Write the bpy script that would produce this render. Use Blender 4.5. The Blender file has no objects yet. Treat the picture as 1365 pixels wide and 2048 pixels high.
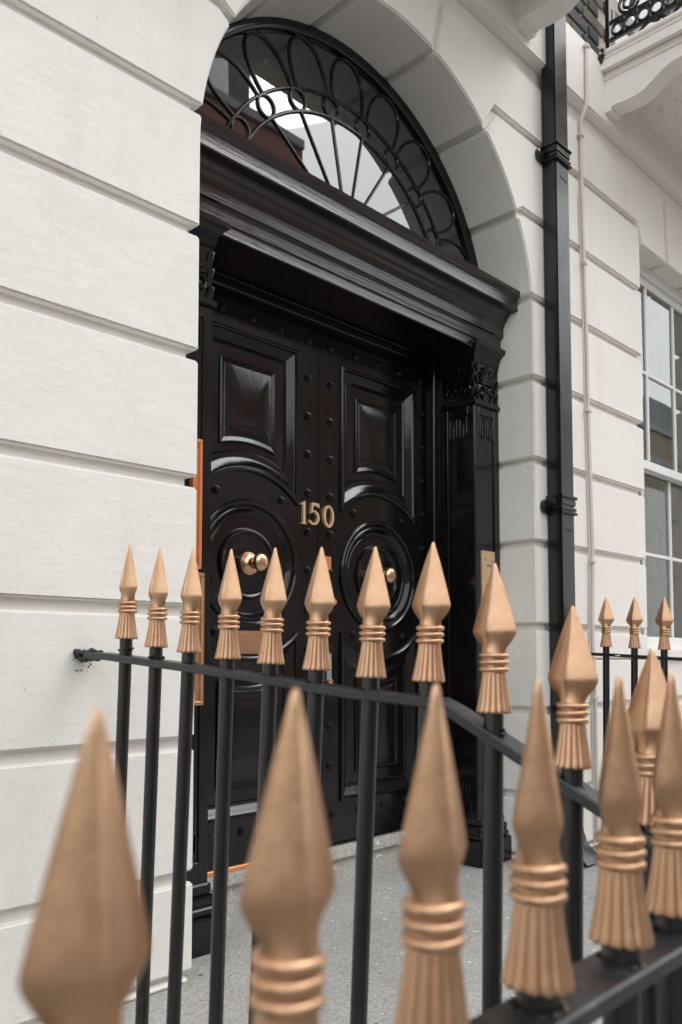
import bpy, bmesh, math, random
from mathutils import Vector, Matrix
from mathutils.geometry import tessellate_polygon
random.seed(7)
PI = math.pi
R = math.radians
S = bpy.context.scene
COL = S.collection

# ------------------------------------------------------------------ camera, sky, sun, exposure
EYE = 0.88                      # camera height above the pavement; all numbers below are relative to the eye
cam_d = bpy.data.cameras.new('camera')
cam = bpy.data.objects.new('camera', cam_d); COL.objects.link(cam)
cam.location = (0, 0, EYE)
cam.rotation_euler = (R(90 + 3.43), 0, R(44.3 - 90))
cam_d.sensor_fit = 'AUTO'; cam_d.sensor_width = 36.0
cam_d.lens = 1690 / 2048 * 36
cam_d.shift_y = (1209.7 - 1024) / 2048
cam_d.clip_start = 0.02; cam_d.clip_end = 400
cam_d.dof.use_dof = True
cam_d.dof.focus_distance = 2.55
cam_d.dof.aperture_fstop = 5.2
S.camera = cam

world = bpy.data.worlds.new('World'); S.world = world; world.use_nodes = True
wn, wl = world.node_tree.nodes, world.node_tree.links
wn.clear()
sky = wn.new('ShaderNodeTexSky'); sky.sky_type = 'NISHITA'; sky.sun_disc = False
sky.sun_elevation = R(50); sky.sun_rotation = R(142)
sky.air_density = 1.0; sky.dust_density = 5.0; sky.ozone_density = 1.0
hsv = wn.new('ShaderNodeHueSaturation'); hsv.inputs['Saturation'].default_value = 0.16
bg = wn.new('ShaderNodeBackground'); bg.inputs['Strength'].default_value = 0.15
wo = wn.new('ShaderNodeOutputWorld')
veil = wn.new('ShaderNodeMix'); veil.data_type = 'RGBA'         # even overcast veil over the clear sky
veil.inputs[0].default_value = 0.78; veil.inputs[7].default_value = (7.6, 7.75, 7.9, 1)
wl.new(sky.outputs[0], hsv.inputs['Color']); wl.new(hsv.outputs[0], veil.inputs[6]); wl.new(veil.outputs[2], bg.inputs['Color']); wl.new(bg.outputs[0], wo.inputs['Surface'])

sun_d = bpy.data.lights.new('sun', 'SUN'); sun_d.energy = 0.5; sun_d.angle = R(35); sun_d.color = (1, 0.97, 0.93)
sun = bpy.data.objects.new('sun', sun_d); COL.objects.link(sun)
sun.location = (0, -10, 20)
sun.rotation_euler = (R(90 - 50), 0, R(38))       # same bearing as the sky

S.view_settings.view_transform = 'Standard'; S.view_settings.look = 'None'
S.view_settings.exposure = 0.98; S.view_settings.gamma = 1.0
S.view_settings.use_curve_mapping = False
S.render.engine = 'CYCLES'

# ------------------------------------------------------------------ materials
def mat(name):
    m = bpy.data.materials.new(name); m.use_nodes = True
    nt = m.node_tree
    return m, nt, nt.nodes, nt.links, nt.nodes['Principled BSDF']

def ramp(nt, fac, stops):
    r = nt.nodes.new('ShaderNodeValToRGB')
    el = r.color_ramp.elements
    while len(el) < len(stops): el.new(0.5)
    for e, (p, c) in zip(el, stops):
        e.position = p; e.color = (*c, 1) if len(c) == 3 else c
    nt.links.new(fac, r.inputs[0])
    return r.outputs[0]

def noise(nt, scale, detail=4, rough=0.55, stretch=None, coord='Object'):
    tc = nt.nodes.new('ShaderNodeTexCoord')
    out = tc.outputs[coord]
    if stretch:
        mp = nt.nodes.new('ShaderNodeMapping'); mp.inputs['Scale'].default_value = stretch
        nt.links.new(out, mp.inputs[0]); out = mp.outputs[0]
    n = nt.nodes.new('ShaderNodeTexNoise'); n.inputs['Scale'].default_value = scale
    n.inputs['Detail'].default_value = detail; n.inputs['Roughness'].default_value = rough
    nt.links.new(out, n.inputs['Vector'])
    return n.outputs[0]

def bump(nt, layers, bsdf):
    prev = None
    for h, strength, dist in layers:
        b = nt.nodes.new('ShaderNodeBump'); b.inputs['Strength'].default_value = strength; b.inputs['Distance'].default_value = dist
        nt.links.new(h, b.inputs['Height'])
        if prev: nt.links.new(prev, b.inputs['Normal'])
        prev = b.outputs[0]
    nt.links.new(prev, bsdf.inputs['Normal'])

def mul(nt, a, b, fac=1.0):
    mx = nt.nodes.new('ShaderNodeMix'); mx.data_type = 'RGBA'; mx.blend_type = 'MULTIPLY'
    mx.inputs[0].default_value = fac
    nt.links.new(a, mx.inputs[6]); nt.links.new(b, mx.inputs[7])
    return mx.outputs[2]

def stucco(name, a, b):
    m, nt, n, l, p = mat(name)
    c1 = ramp(nt, noise(nt, 1.7, 5, 0.6), [(0.35, b), (0.65, a)])
    grime = ramp(nt, noise(nt, 3.0, 6, 0.7, (1, 1, 0.22)), [(0.28, (0.92, 0.895, 0.865)), (0.46, (1, 1, 1))])
    spots = ramp(nt, noise(nt, 38, 3, 0.5), [(0.245, (0.72, 0.66, 0.58)), (0.275, (1, 1, 1))])
    l.new(mul(nt, mul(nt, c1, grime), spots), p.inputs['Base Color'])
    p.inputs['Roughness'].default_value = 0.5; p.inputs['Specular IOR Level'].default_value = 0.3
    bump(nt, [(noise(nt, 7, 4), 0.35, 0.012), (noise(nt, 70, 5, 0.62), 0.30, 0.0035), (noise(nt, 16, 2, 0.5, (1, 1, 2.2)), 0.25, 0.005)], p)
    return m
M_STUCCO = stucco('painted_stucco', (0.82, 0.80, 0.76), (0.79, 0.77, 0.725))
M_STUCCO2 = stucco('painted_stucco_warm', (0.83, 0.795, 0.755), (0.80, 0.76, 0.715))

def stucco_soffit():
    m, nt, n, l, p = mat('weathered_soffit_paint')
    c1 = ramp(nt, noise(nt, 2.2, 5, 0.6), [(0.35, (0.66, 0.61, 0.55)), (0.65, (0.76, 0.72, 0.67))])
    rust = ramp(nt, noise(nt, 9, 6, 0.72, (1, 2.6, 1)), [(0.60, (1, 1, 1)), (0.70, (0.72, 0.52, 0.38))])
    l.new(mul(nt, c1, rust), p.inputs['Base Color']); p.inputs['Roughness'].default_value = 0.6
    bump(nt, [(noise(nt, 30, 4), 0.3, 0.004)], p)
    return m
M_SOFFIT = stucco_soffit()

def gloss_black(name, red=0.5, rough=(0.10, 0.24), grain=0.25, stretch=(30, 30, 1.2), ior=1.5):
    m, nt, n, l, p = mat(name)
    c = ramp(nt, noise(nt, 2.6, 5, 0.6), [(0.42, (0.0045, 0.005, 0.0056)), (0.62, (0.0045 + 0.014 * red, 0.0045 + 0.003 * red, 0.005 + 0.002 * red))])
    wear = ramp(nt, noise(nt, 95, 3, 0.6), [(0.74, (0, 0, 0)), (0.80, (0.05, 0.05, 0.05))])
    mx = n.new('ShaderNodeMix'); mx.data_type = 'RGBA'; mx.blend_type = 'ADD'; mx.inputs[0].default_value = 1
    l.new(c, mx.inputs[6]); l.new(wear, mx.inputs[7]); l.new(mx.outputs[2], p.inputs['Base Color'])
    rr = ramp(nt, noise(nt, 6, 5, 0.6), [(0.3, (rough[0],) * 3), (0.7, (rough[1],) * 3)])
    l.new(rr, p.inputs['Roughness'])
    p.inputs['IOR'].default_value = ior
    bump(nt, [(noise(nt, 5, 2), 0.18, 0.006), (noise(nt, 4, 5, 0.65, stretch), grain, 0.0012), (noise(nt, 140, 3), 0.12, 0.0009)], p)
    return m
M_DOOR = gloss_black('black_gloss_door_paint', 0.22, (0.05, 0.13), 0.28, (30, 30, 1.2), 1.5)
M_ENTAB = gloss_black('black_brushed_gloss_paint', 1.0, (0.09, 0.22), 0.9, (1.0, 26, 26), 1.65)
M_CASE = gloss_black('black_gloss_casing_paint', 0.25, (0.07, 0.17), 0.15)
M_IRON = gloss_black('black_iron_paint', 0.05, (0.22, 0.38), 0.55, (9, 9, 6), 1.6)
M_PIPE = gloss_black('black_pipe_paint', 0.0, (0.18, 0.32), 0.4, (12, 12, 2), 1.55)

def iron_rail():
    m, nt, n, l, p = mat('weathered_iron_paint')
    c = ramp(nt, noise(nt, 26, 6, 0.7), [(0.4, (0.011, 0.0125, 0.014)), (0.62, (0.022, 0.025, 0.028)), (0.76, (0.075, 0.078, 0.08))])
    l.new(c, p.inputs['Base Color']); p.inputs['Roughness'].default_value = 0.33
    bump(nt, [(noise(nt, 55, 5, 0.6), 0.4, 0.003)], p)
    return m
M_RAIL = iron_rail()

def gold_paint(name, metal=0.95):
    m, nt, n, l, p = mat(name)
    base = ramp(nt, noise(nt, 16, 3, 0.5), [(0.3, (0.50, 0.305, 0.185)), (0.7, (0.60, 0.38, 0.24))])
    pits = ramp(nt, noise(nt, 260, 2, 0.5), [(0.20, (0.42, 0.34, 0.28)), (0.27, (1, 1, 1))])
    l.new(mul(nt, base, pits), p.inputs['Base Color'])
    p.inputs['Metallic'].default_value = metal
    rr = ramp(nt, noise(nt, 60, 4, 0.6), [(0.3, (0.32,) * 3), (0.7, (0.46,) * 3)])
    l.new(rr, p.inputs['Roughness'])
    bump(nt, [(noise(nt, 240, 3, 0.6), 0.25, 0.0008), (noise(nt, 45, 3), 0.22, 0.0018)], p)
    return m
M_GOLD = gold_paint('copper_gold_paint')

def brass(name, col, rough):
    m, nt, n, l, p = mat(name)
    c = ramp(nt, noise(nt, 14, 4), [(0.3, tuple(x * 0.86 for x in col)), (0.7, col)])
    l.new(c, p.inputs['Base Color']); p.inputs['Metallic'].default_value = 1; p.inputs['Roughness'].default_value = rough
    bump(nt, [(noise(nt, 60, 3), 0.06, 0.001)], p)
    return m
M_BRASS = brass('polished_brass', (0.84, 0.55, 0.34), 0.27)

def concrete(name, a, b, speck):
    m, nt, n, l, p = mat(name)
    c = ramp(nt, noise(nt, 2.2, 6, 0.65), [(0.35, a), (0.65, b)])
    s = ramp(nt, noise(nt, speck, 3, 0.7), [(0.34, (0.58, 0.58, 0.58)), (0.47, (0.93, 0.93, 0.93)), (0.6, (1.03, 1.03, 1.03)), (0.7, (1.35, 1.35, 1.33))])
    d = ramp(nt, noise(nt, 30, 2, 0.5), [(0.25, (0.4, 0.38, 0.36)), (0.28, (1, 1, 1)), (0.69, (1, 1, 1)), (0.715, (1.7, 1.68, 1.62))])
    l.new(mul(nt, mul(nt, c, s), d), p.inputs['Base Color']); p.inputs['Roughness'].default_value = 0.85
    bump(nt, [(noise(nt, speck, 4, 0.7), 0.5, 0.003), (noise(nt, 6, 4), 0.3, 0.01)], p)
    return m
M_PAVE = concrete('speckled_paving', (0.31, 0.303, 0.29), (0.39, 0.38, 0.365), 120)
M_FLAG = concrete('low_bounce_flagstones', (0.16, 0.157, 0.15), (0.21, 0.205, 0.195), 110)  # unseen street-side paving, set dark to lessen light bounced off the ground
M_STEP = concrete('pale_step_stone', (0.42, 0.41, 0.385), (0.50, 0.485, 0.455), 120)
M_ROAD = concrete('asphalt', (0.045, 0.046, 0.048), (0.062, 0.062, 0.063), 120)

def plain(name, col, rough=0.5, metal=0.0, nz=0.12, scale=9, bmp=0.1):
    m, nt, n, l, p = mat(name)
    c = ramp(nt, noise(nt, scale, 4), [(0.3, tuple(x * (1 - nz) for x in col)), (0.7, tuple(min(1, x * (1 + nz)) for x in col))])
    l.new(c, p.inputs['Base Color']); p.inputs['Roughness'].default_value = rough; p.inputs['Metallic'].default_value = metal
    bump(nt, [(noise(nt, 60, 3), bmp, 0.002)], p)
    return m
M_NUM = plain('satin_brass', (0.72, 0.50, 0.31), 0.36, 0.45, 0.08, 14, 0.05)
M_COPPER = plain('reddish_lacquered_brass', (0.84, 0.36, 0.17), 0.25, 0.55, 0.08, 14, 0.03)
M_WHITE = plain('white_window_paint', (0.78, 0.78, 0.76), 0.35, 0, 0.03)
M_CABLE = plain('painted_cable', (0.66, 0.62, 0.57), 0.55, 0, 0.08)
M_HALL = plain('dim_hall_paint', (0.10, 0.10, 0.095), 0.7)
M_GREYMETAL = plain('grey_lead', (0.26, 0.27, 0.28), 0.5)
M_MOSS = plain('moss_and_grime', (0.045, 0.045, 0.03), 0.95, 0, 0.5, 40, 0.8)
M_HOLE = plain('dark_recess', (0.006, 0.006, 0.007), 0.6)
M_TAR = plain('black_lumpy_paint', (0.010, 0.010, 0.011), 0.45, 0, 0.3, 60, 0.8)
M_RED = plain('red_brickwork', (0.25, 0.125, 0.10), 0.85, 0, 0.35, 22, 0.3)
M_STOCK = plain('brown_stock_brickwork', (0.30, 0.235, 0.17), 0.85, 0, 0.35, 22, 0.3)
M_SLATE = plain('slate_grey', (0.10, 0.11, 0.12), 0.6, 0, 0.2, 14)
M_MORTAR = plain('mortar', (0.36, 0.32, 0.27), 0.95, 0, 0.25, 60, 0.5)

def brick_mat():
    m, nt, n, l, p = mat('sooty_stock_brick')
    oi = n.new('ShaderNodeObjectInfo')
    c = ramp(nt, oi.outputs['Random'], [(0.0, (0.040, 0.043, 0.048)), (0.45, (0.055, 0.056, 0.058)), (0.75, (0.085, 0.074, 0.064)), (1.0, (0.13, 0.11, 0.085))])
    d = ramp(nt, noise(nt, 55, 5, 0.7), [(0.3, (0.6, 0.6, 0.6)), (0.7, (1.3, 1.25, 1.2))])
    l.new(mul(nt, c, d), p.inputs['Base Color']); p.inputs['Roughness'].default_value = 0.8
    bump(nt, [(noise(nt, 60, 5, 0.7), 0.6, 0.004)], p)
    return m
M_BRICK = brick_mat()

def glass(name, ior, wave):
    m = bpy.data.materials.new(name); m.use_nodes = True
    nt = m.node_tree; n, l = nt.nodes, nt.links; n.clear()
    o = n.new('ShaderNodeOutputMaterial'); mx = n.new('ShaderNodeMixShader'); fr = n.new('ShaderNodeFresnel')
    g = n.new('ShaderNodeBsdfGlossy'); t = n.new('ShaderNodeBsdfTransparent')
    g.inputs['Roughness'].default_value = 0.0; g.inputs['Color'].default_value = (0.97, 0.985, 0.98, 1)
    t.inputs['Color'].default_value = (0.80, 0.83, 0.82, 1)
    fr.inputs['IOR'].default_value = ior
    b = n.new('ShaderNodeBump'); b.inputs['Strength'].default_value = wave; b.inputs['Distance'].default_value = 0.004
    l.new(noise(nt, 3.2, 1, 0.4), b.inputs['Height']); l.new(b.outputs[0], g.inputs['Normal'])
    l.new(fr.outputs[0], mx.inputs[0]); l.new(t.outputs[0], mx.inputs[1]); l.new(g.outputs[0], mx.inputs[2]); l.new(mx.outputs[0], o.inputs[0])
    return m
M_GLASS = glass('old_fanlight_glass', 2.5, 0.07)
M_WGLASS = glass('old_sash_glass', 2.7, 0.06)

def curtain_mat():
    m, nt, n, l, p = mat('white_net')
    p.inputs['Base Color'].default_value = (0.75, 0.76, 0.75, 1); p.inputs['Roughness'].default_value = 0.8
    return m
M_NET = curtain_mat()

# ------------------------------------------------------------------ mesh helpers
class MB:
    """collects shapes into one mesh"""
    def __init__(s): s.v, s.f = [], []
    def add(s, vs, fs):
        o = len(s.v); s.v += [tuple(p) for p in vs]; s.f += [tuple(i + o for i in f) for f in fs]; return s
    def box(s, x0, x1, y0, y1, z0, z1, bev=0.0, seg=1):
        vs = [(x, y, z) for x in (x0, x1) for y in (y0, y1) for z in (z0, z1)]
        fs = [(0, 1, 3, 2), (4, 6, 7, 5), (0, 4, 5, 1), (2, 3, 7, 6), (0, 2, 6, 4), (1, 5, 7, 3)]
        if bev: return s.bevelled(vs, fs, bev, seg)
        return s.add(vs, fs)
    def bevelled(s, vs, fs, bev, seg=1, ang=30):
        bm = bmesh.new(); q = [bm.verts.new(p) for p in vs]
        for f in fs: bm.faces.new([q[i] for i in f])
        bmesh.ops.recalc_face_normals(bm, faces=bm.faces)
        es = [e for e in bm.edges if len(e.link_faces) == 2 and e.calc_face_angle(0) > R(ang)]
        bmesh.ops.bevel(bm, geom=es, offset=bev, segments=seg, affect='EDGES', clamp_overlap=True)
        bm.verts.index_update()
        s.add([v.co[:] for v in bm.verts], [[v.index for v in f.verts] for f in bm.faces]); bm.free(); return s
    def prism(s, pts, y0, y1, bev=0.0, seg=1):
        """polygon in XZ extruded along Y"""
        n = len(pts)
        vs = [(x, y0, z) for x, z in pts] + [(x, y1, z) for x, z in pts]
        fs = [tuple(range(n)), tuple(range(2 * n - 1, n - 1, -1))] + [(i, i + n, (i + 1) % n + n, (i + 1) % n) for i in range(n)]
        if bev: return s.bevelled(vs, fs, bev, seg)
        return s.add(vs, fs)
    def sweep_x(s, prof, x0, x1, cap=True):
        """closed profile in YZ swept along X"""
        n = len(prof)
        vs = [(x0, y, z) for y, z in prof] + [(x1, y, z) for y, z in prof]
        fs = [(i, (i + 1) % n, (i + 1) % n + n, i + n) for i in range(n)]
        if cap: fs += [tuple(range(n - 1, -1, -1)), tuple(range(n, 2 * n))]
        return s.add(vs, fs)
    def loft(s, loops, cap0=False, cap1=True):
        n = len(loops[0]); vs = [p for L in loops for p in L]; fs = []
        for k in range(len(loops) - 1):
            for i in range(n):
                j = (i + 1) % n
                fs.append((k * n + i, k * n + j, (k + 1) * n + j, (k + 1) * n + i))
        if cap0: fs.append(tuple(range(n - 1, -1, -1)))
        if cap1: fs.append(tuple(range((len(loops) - 1) * n, len(loops) * n)))
        return s.add(vs, fs)
    def lathe(s, prof, c=(0, 0, 0), axis='z', n=24, cap0=False, cap1=False):
        """prof: (radius, height); along +z, or along -y (towards the street) for axis 'y'"""
        loops = []
        for r, h in prof:
            L = []
            for i in range(n):
                a = 2 * PI * i / n
                if axis == 'z': L.append((c[0] + r * math.cos(a), c[1] + r * math.sin(a), c[2] + h))
                else: L.append((c[0] + r * math.cos(a), c[1] - h, c[2] + r * math.sin(a)))
            loops.append(L)
        return s.loft(loops, cap0, cap1)
    def tube(s, pts, r, n=8, closed=False):
        pts = [Vector(p) for p in pts]; m = len(pts); loops = []
        up = None
        for i, p in enumerate(pts):
            a = pts[i - 1] if (i > 0 or closed) else p
            b = pts[(i + 1) % m] if (i < m - 1 or closed) else p
            t = (b - a).normalized()
            if up is None: up = Vector((0, 1, 0)) if abs(t.y) < 0.9 else Vector((1, 0, 0))
            u = (up - t * up.dot(t)).normalized(); w = t.cross(u); up = u
            loops.append([tuple(p + (u * math.cos(2 * PI * k / n) + w * math.sin(2 * PI * k / n)) * r) for k in range(n)])
        if closed: loops.append(loops[0])
        return s.loft(loops, not closed, not closed)
    def mesh(s, name, m, origin=(0, 0, 0), smooth=None, transform=None):
        me = bpy.data.meshes.new(name)
        o = Vector(origin)
        me.from_pydata([tuple(Vector(p) - o) for p in s.v], [], s.f)
        me.materials.append(m)
        if len(s.f) > 1:
            bm = bmesh.new(); bm.from_mesh(me); bmesh.ops.recalc_face_normals(bm, faces=bm.faces); bm.to_mesh(me); bm.free()
        if smooth is not None:
            me.shade_smooth(); me.set_sharp_from_angle(angle=R(smooth))
        return me

def world_origin(o):
    v = Vector(o.location)
    while o.parent: o = o.parent; v = v + Vector(o.location)
    return v

def build(name, mb, m, parent=None, smooth=30, label=None):
    """link one collected shape as ONE mesh object under its parent"""
    org = world_origin(parent) if parent else (0, 0, 0)
    o = bpy.data.objects.new(name, mb.mesh(name, m, org, smooth)); COL.objects.link(o)
    if parent: o.parent = parent
    if label: o['label'] = label
    return o

def place(name, me, parent, loc, rot=(0, 0, 0)):
    o = bpy.data.objects.new(name, me); COL.objects.link(o); o.parent = parent
    o.location = Vector(loc) - world_origin(parent); o.rotation_euler = rot
    return o

def thing(name, label, cat, loc, group=None):
    o = bpy.data.objects.new(name, None); COL.objects.link(o); o.location = loc
    o.empty_display_size = 0.2
    o['label'] = label; o['category'] = cat
    if group: o['group'] = group
    return o

def structure(name, mb, m, smooth=30):
    o = build(name, mb, m, None, smooth); o['kind'] = 'structure'; return o

GZ = -EYE

# ------------------------------------------------------------------ ground
b = MB().box(0.6, 60, 0.22, 5.0, GZ - 0.3, GZ); structure('entrance_paving', b, M_PAVE, None)
b = MB().box(-60, 0.5999, 0.22, 5.0, GZ - 0.3, GZ).box(-60, 60, -3.2, 0.2199, GZ - 0.3, GZ); structure('pavement', b, M_FLAG, None)
b = MB().box(-60, 60, -3.34, -3.204, GZ - 0.3, GZ + 0.002, 0.01); structure('kerb', b, M_STEP, None)
b = MB().box(-90, 90, -8.6, -3.344, GZ - 0.4, GZ - 0.12); structure('road', b, M_ROAD, None)
b = MB().box(-90, 90, -11.0, -8.604, GZ - 0.4, GZ); structure('far_pavement', b, M_PAVE, None)
b = MB().box(-200, 200, -200, 200, GZ - 0.6, GZ - 0.45); structure('ground', b, M_ROAD, None)

# ------------------------------------------------------------------ the house with the door
WY = 1.922                       # wall face
XL, XR, XC = 1.395, 3.172, 2.2835   # opening edges, centre
RA, ZC = 0.8885, 1.465           # arch radius and centre height
XP = 3.31                        # party line behind the drainpipe
GAP = 0.031
ZJ = [1.583 - 0.3612 * k for k in range(7)]       # joint undersides 1.583 .. -0.584
house = thing('townhouse', 'cream stucco house front with a glossy black arched double doorway', 'house', (XC, WY, GZ))

# recessed core behind the joints
pts = [(-2.2, GZ), (XL - 0.028, GZ), (XL - 0.028, ZC)]
for i in range(1, 40):
    a = PI - PI * i / 40; pts.append((XC + (RA + 0.028) * math.cos(a), ZC + (RA + 0.028) * math.sin(a)))
pts += [(XR + 0.028, ZC), (XR + 0.028, GZ), (XP, GZ), (XP, 2.66), (-2.2, 2.66)]
build('wall', MB().prism(pts, WY + 0.024, 2.6), M_STUCCO, house, None)
BY = 2.26                        # back of the blocks
def block(pts, parent, m, name='block'):
    return build(name, MB().prism(pts, WY + random.uniform(-0.0012, 0.0012), BY, 0.006, 2), m, parent, 40)
def rect(x0, x1, z0, z1): return [(x0, z0), (x1, z0), (x1, z1), (x0, z1)]
# straight courses each side of the opening
low = [(ZJ[6], ZJ[5] - GAP), (ZJ[5], ZJ[4] - GAP), (ZJ[4], ZJ[3] - GAP), (ZJ[3], ZJ[2] - GAP), (ZJ[2], ZJ[1] - GAP)]
for z0, z1 in [(-0.848, ZJ[6] - GAP)] + low:
    block(rect(-2.2, XL, z0, z1), house, M_STUCCO)
    block(rect(XR, XP - 0.001, z0, z1), house, M_STUCCO)
block(rect(-2.2, XL - 0.012, GZ, -0.848 - 0.016), house, M_STUCCO)
block(rect(XR, XP - 0.001, GZ, -0.848 - 0.016), house, M_STUCCO)
def arc(a0, a1, r=RA, n=10):
    return [(XC + r * math.cos(R(a0 + (a1 - a0) * i / n)), ZC + r * math.sin(R(a0 + (a1 - a0) * i / n))) for i in range(n + 1)]
def mir(pts): return [(2 * XC - x, z) for x, z in pts][::-1]
def ray_at_z(ang, off, z):
    """point at height z on the radial at ang, moved off (m) clockwise"""
    a = R(ang); px, pz = XC + off * math.sin(a), ZC - off * math.cos(a)
    t = (z - pz) / math.sin(a); return (px + t * math.cos(a), z)
da = math.degrees(GAP / RA)
A0 = math.degrees(math.asin((ZJ[0] - ZC) / RA)); A1, A2, A3 = 30.3, 54.0, 77.6
Z1, Z2, Z3 = 1.944, 2.305, 2.560
XE = XP - 0.001; XW = 2 * XC + 2.2
# springer course (top cut square), then stepped voussoirs on both sides
def springer(xe):
    return [(XR, ZJ[1])] + [(xe, ZJ[1]), (xe, ZJ[0] - GAP)] + [p for p in arc(A0 - da, 0.2, RA, 5)]
def v1(xe): return [(xe, ZJ[0]), (xe, Z1 - GAP), ray_at_z(A1, GAP, Z1 - GAP)] + arc(A1 - da, A0, RA, 8)
def v2(xe): return [(xe, Z1), (xe, Z2 - GAP), ray_at_z(A2, GAP, Z2 - GAP)] + arc(A2 - da, A1, RA, 8) + [ray_at_z(A1, 0, Z1)]
def v3(xe): return [(xe, Z2), (xe, Z3), ray_at_z(A3, GAP, Z3)] + arc(A3 - da, A2, RA, 8) + [ray_at_z(A2, 0, Z2)]
for fn in (springer, v1, v2, v3):
    block(fn(XE), house, M_STUCCO, 'block' if fn is springer else 'voussoir')
    block(mir(fn(XW)), house, M_STUCCO, 'block' if fn is springer else 'voussoir')
block([ray_at_z(A3, 0, Z3), ray_at_z(180 - A3, 0, Z3)] + arc(180 - A3, A3, RA, 10), house, M_STUCCO, 'keystone')
# plat band above
build('string_course', MB().box(-2.2, XP - 0.001, 1.893, 2.6, 2.652, 3.0, 0.008, 2), M_STUCCO, house, 40)
build('upper_wall', MB().box(-2.2, XP - 0.001, 1.95, 2.6, 3.0, 7.5), M_STOCK, house, None)
# balcony over the door: slab and ogee brackets
def ogee(x0, x1, yw=1.893, out=1.30):
    prof = [(yw, 2.90), (yw, 2.702), (yw - 0.030, 2.702), (yw - 0.033, 2.688 + 0.03), (yw - 0.055, 2.722), (yw - 0.10, 2.716), (yw - 0.15, 2.716),
            (yw - 0.20, 2.725), (yw - 0.245, 2.752), (yw - 0.29, 2.780), (yw - 0.34, 2.796), (yw - 0.42, 2.803), (out + 0.10, 2.81), (out + 0.04, 2.84), (out + 0.04, 2.90)]
    return MB().sweep_x(prof, x0, x1)
def balcony(parent, x0, x1, m, left_end, right_end):
    f = MB().box(x0 + 0.03, x1 - 0.03, 1.29, 1.893, 2.862, 2.899)
    o = build('balcony_slab', f, M_SOFFIT, parent, None)
    edge = [(1.25, 2.902), (1.25, 2.955), (1.265, 2.962), (1.25, 2.97), (1.245, 2.985), (1.255, 2.998), (1.893, 2.998), (1.893, 2.902)]
    build('cornice', MB().sweep_x(edge, x0, x1), m, o, 30)
    bead = MB()
    for xx in ([x0] if left_end else []) + ([x1] if right_end else []):
        bead.tube([(xx, 1.893, 2.981), (xx, 1.25, 2.981)], 0.015, 10)
        bead.tube([(xx, 1.893, 2.955), (xx, 1.25, 2.955)], 0.007, 8)
    build('bead_moulding', bead, m, o, 40)
    if left_end: build('bracket', ogee(x0 + 0.035, x0 + 0.14), m, o, 40)
    if right_end: build('bracket', ogee(x1 - 0.155, x1 - 0.035), m, o, 40)
    return o
balcony(house, 0.4, 3.165, M_STUCCO, False, True)
# dim hall behind the fanlight
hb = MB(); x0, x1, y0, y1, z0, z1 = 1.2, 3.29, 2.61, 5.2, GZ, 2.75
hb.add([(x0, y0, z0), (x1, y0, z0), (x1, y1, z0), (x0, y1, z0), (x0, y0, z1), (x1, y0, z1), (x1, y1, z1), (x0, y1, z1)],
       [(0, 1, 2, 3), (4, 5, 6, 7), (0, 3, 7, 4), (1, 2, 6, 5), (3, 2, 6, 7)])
build('hall', hb, M_HALL, house, None)

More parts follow.
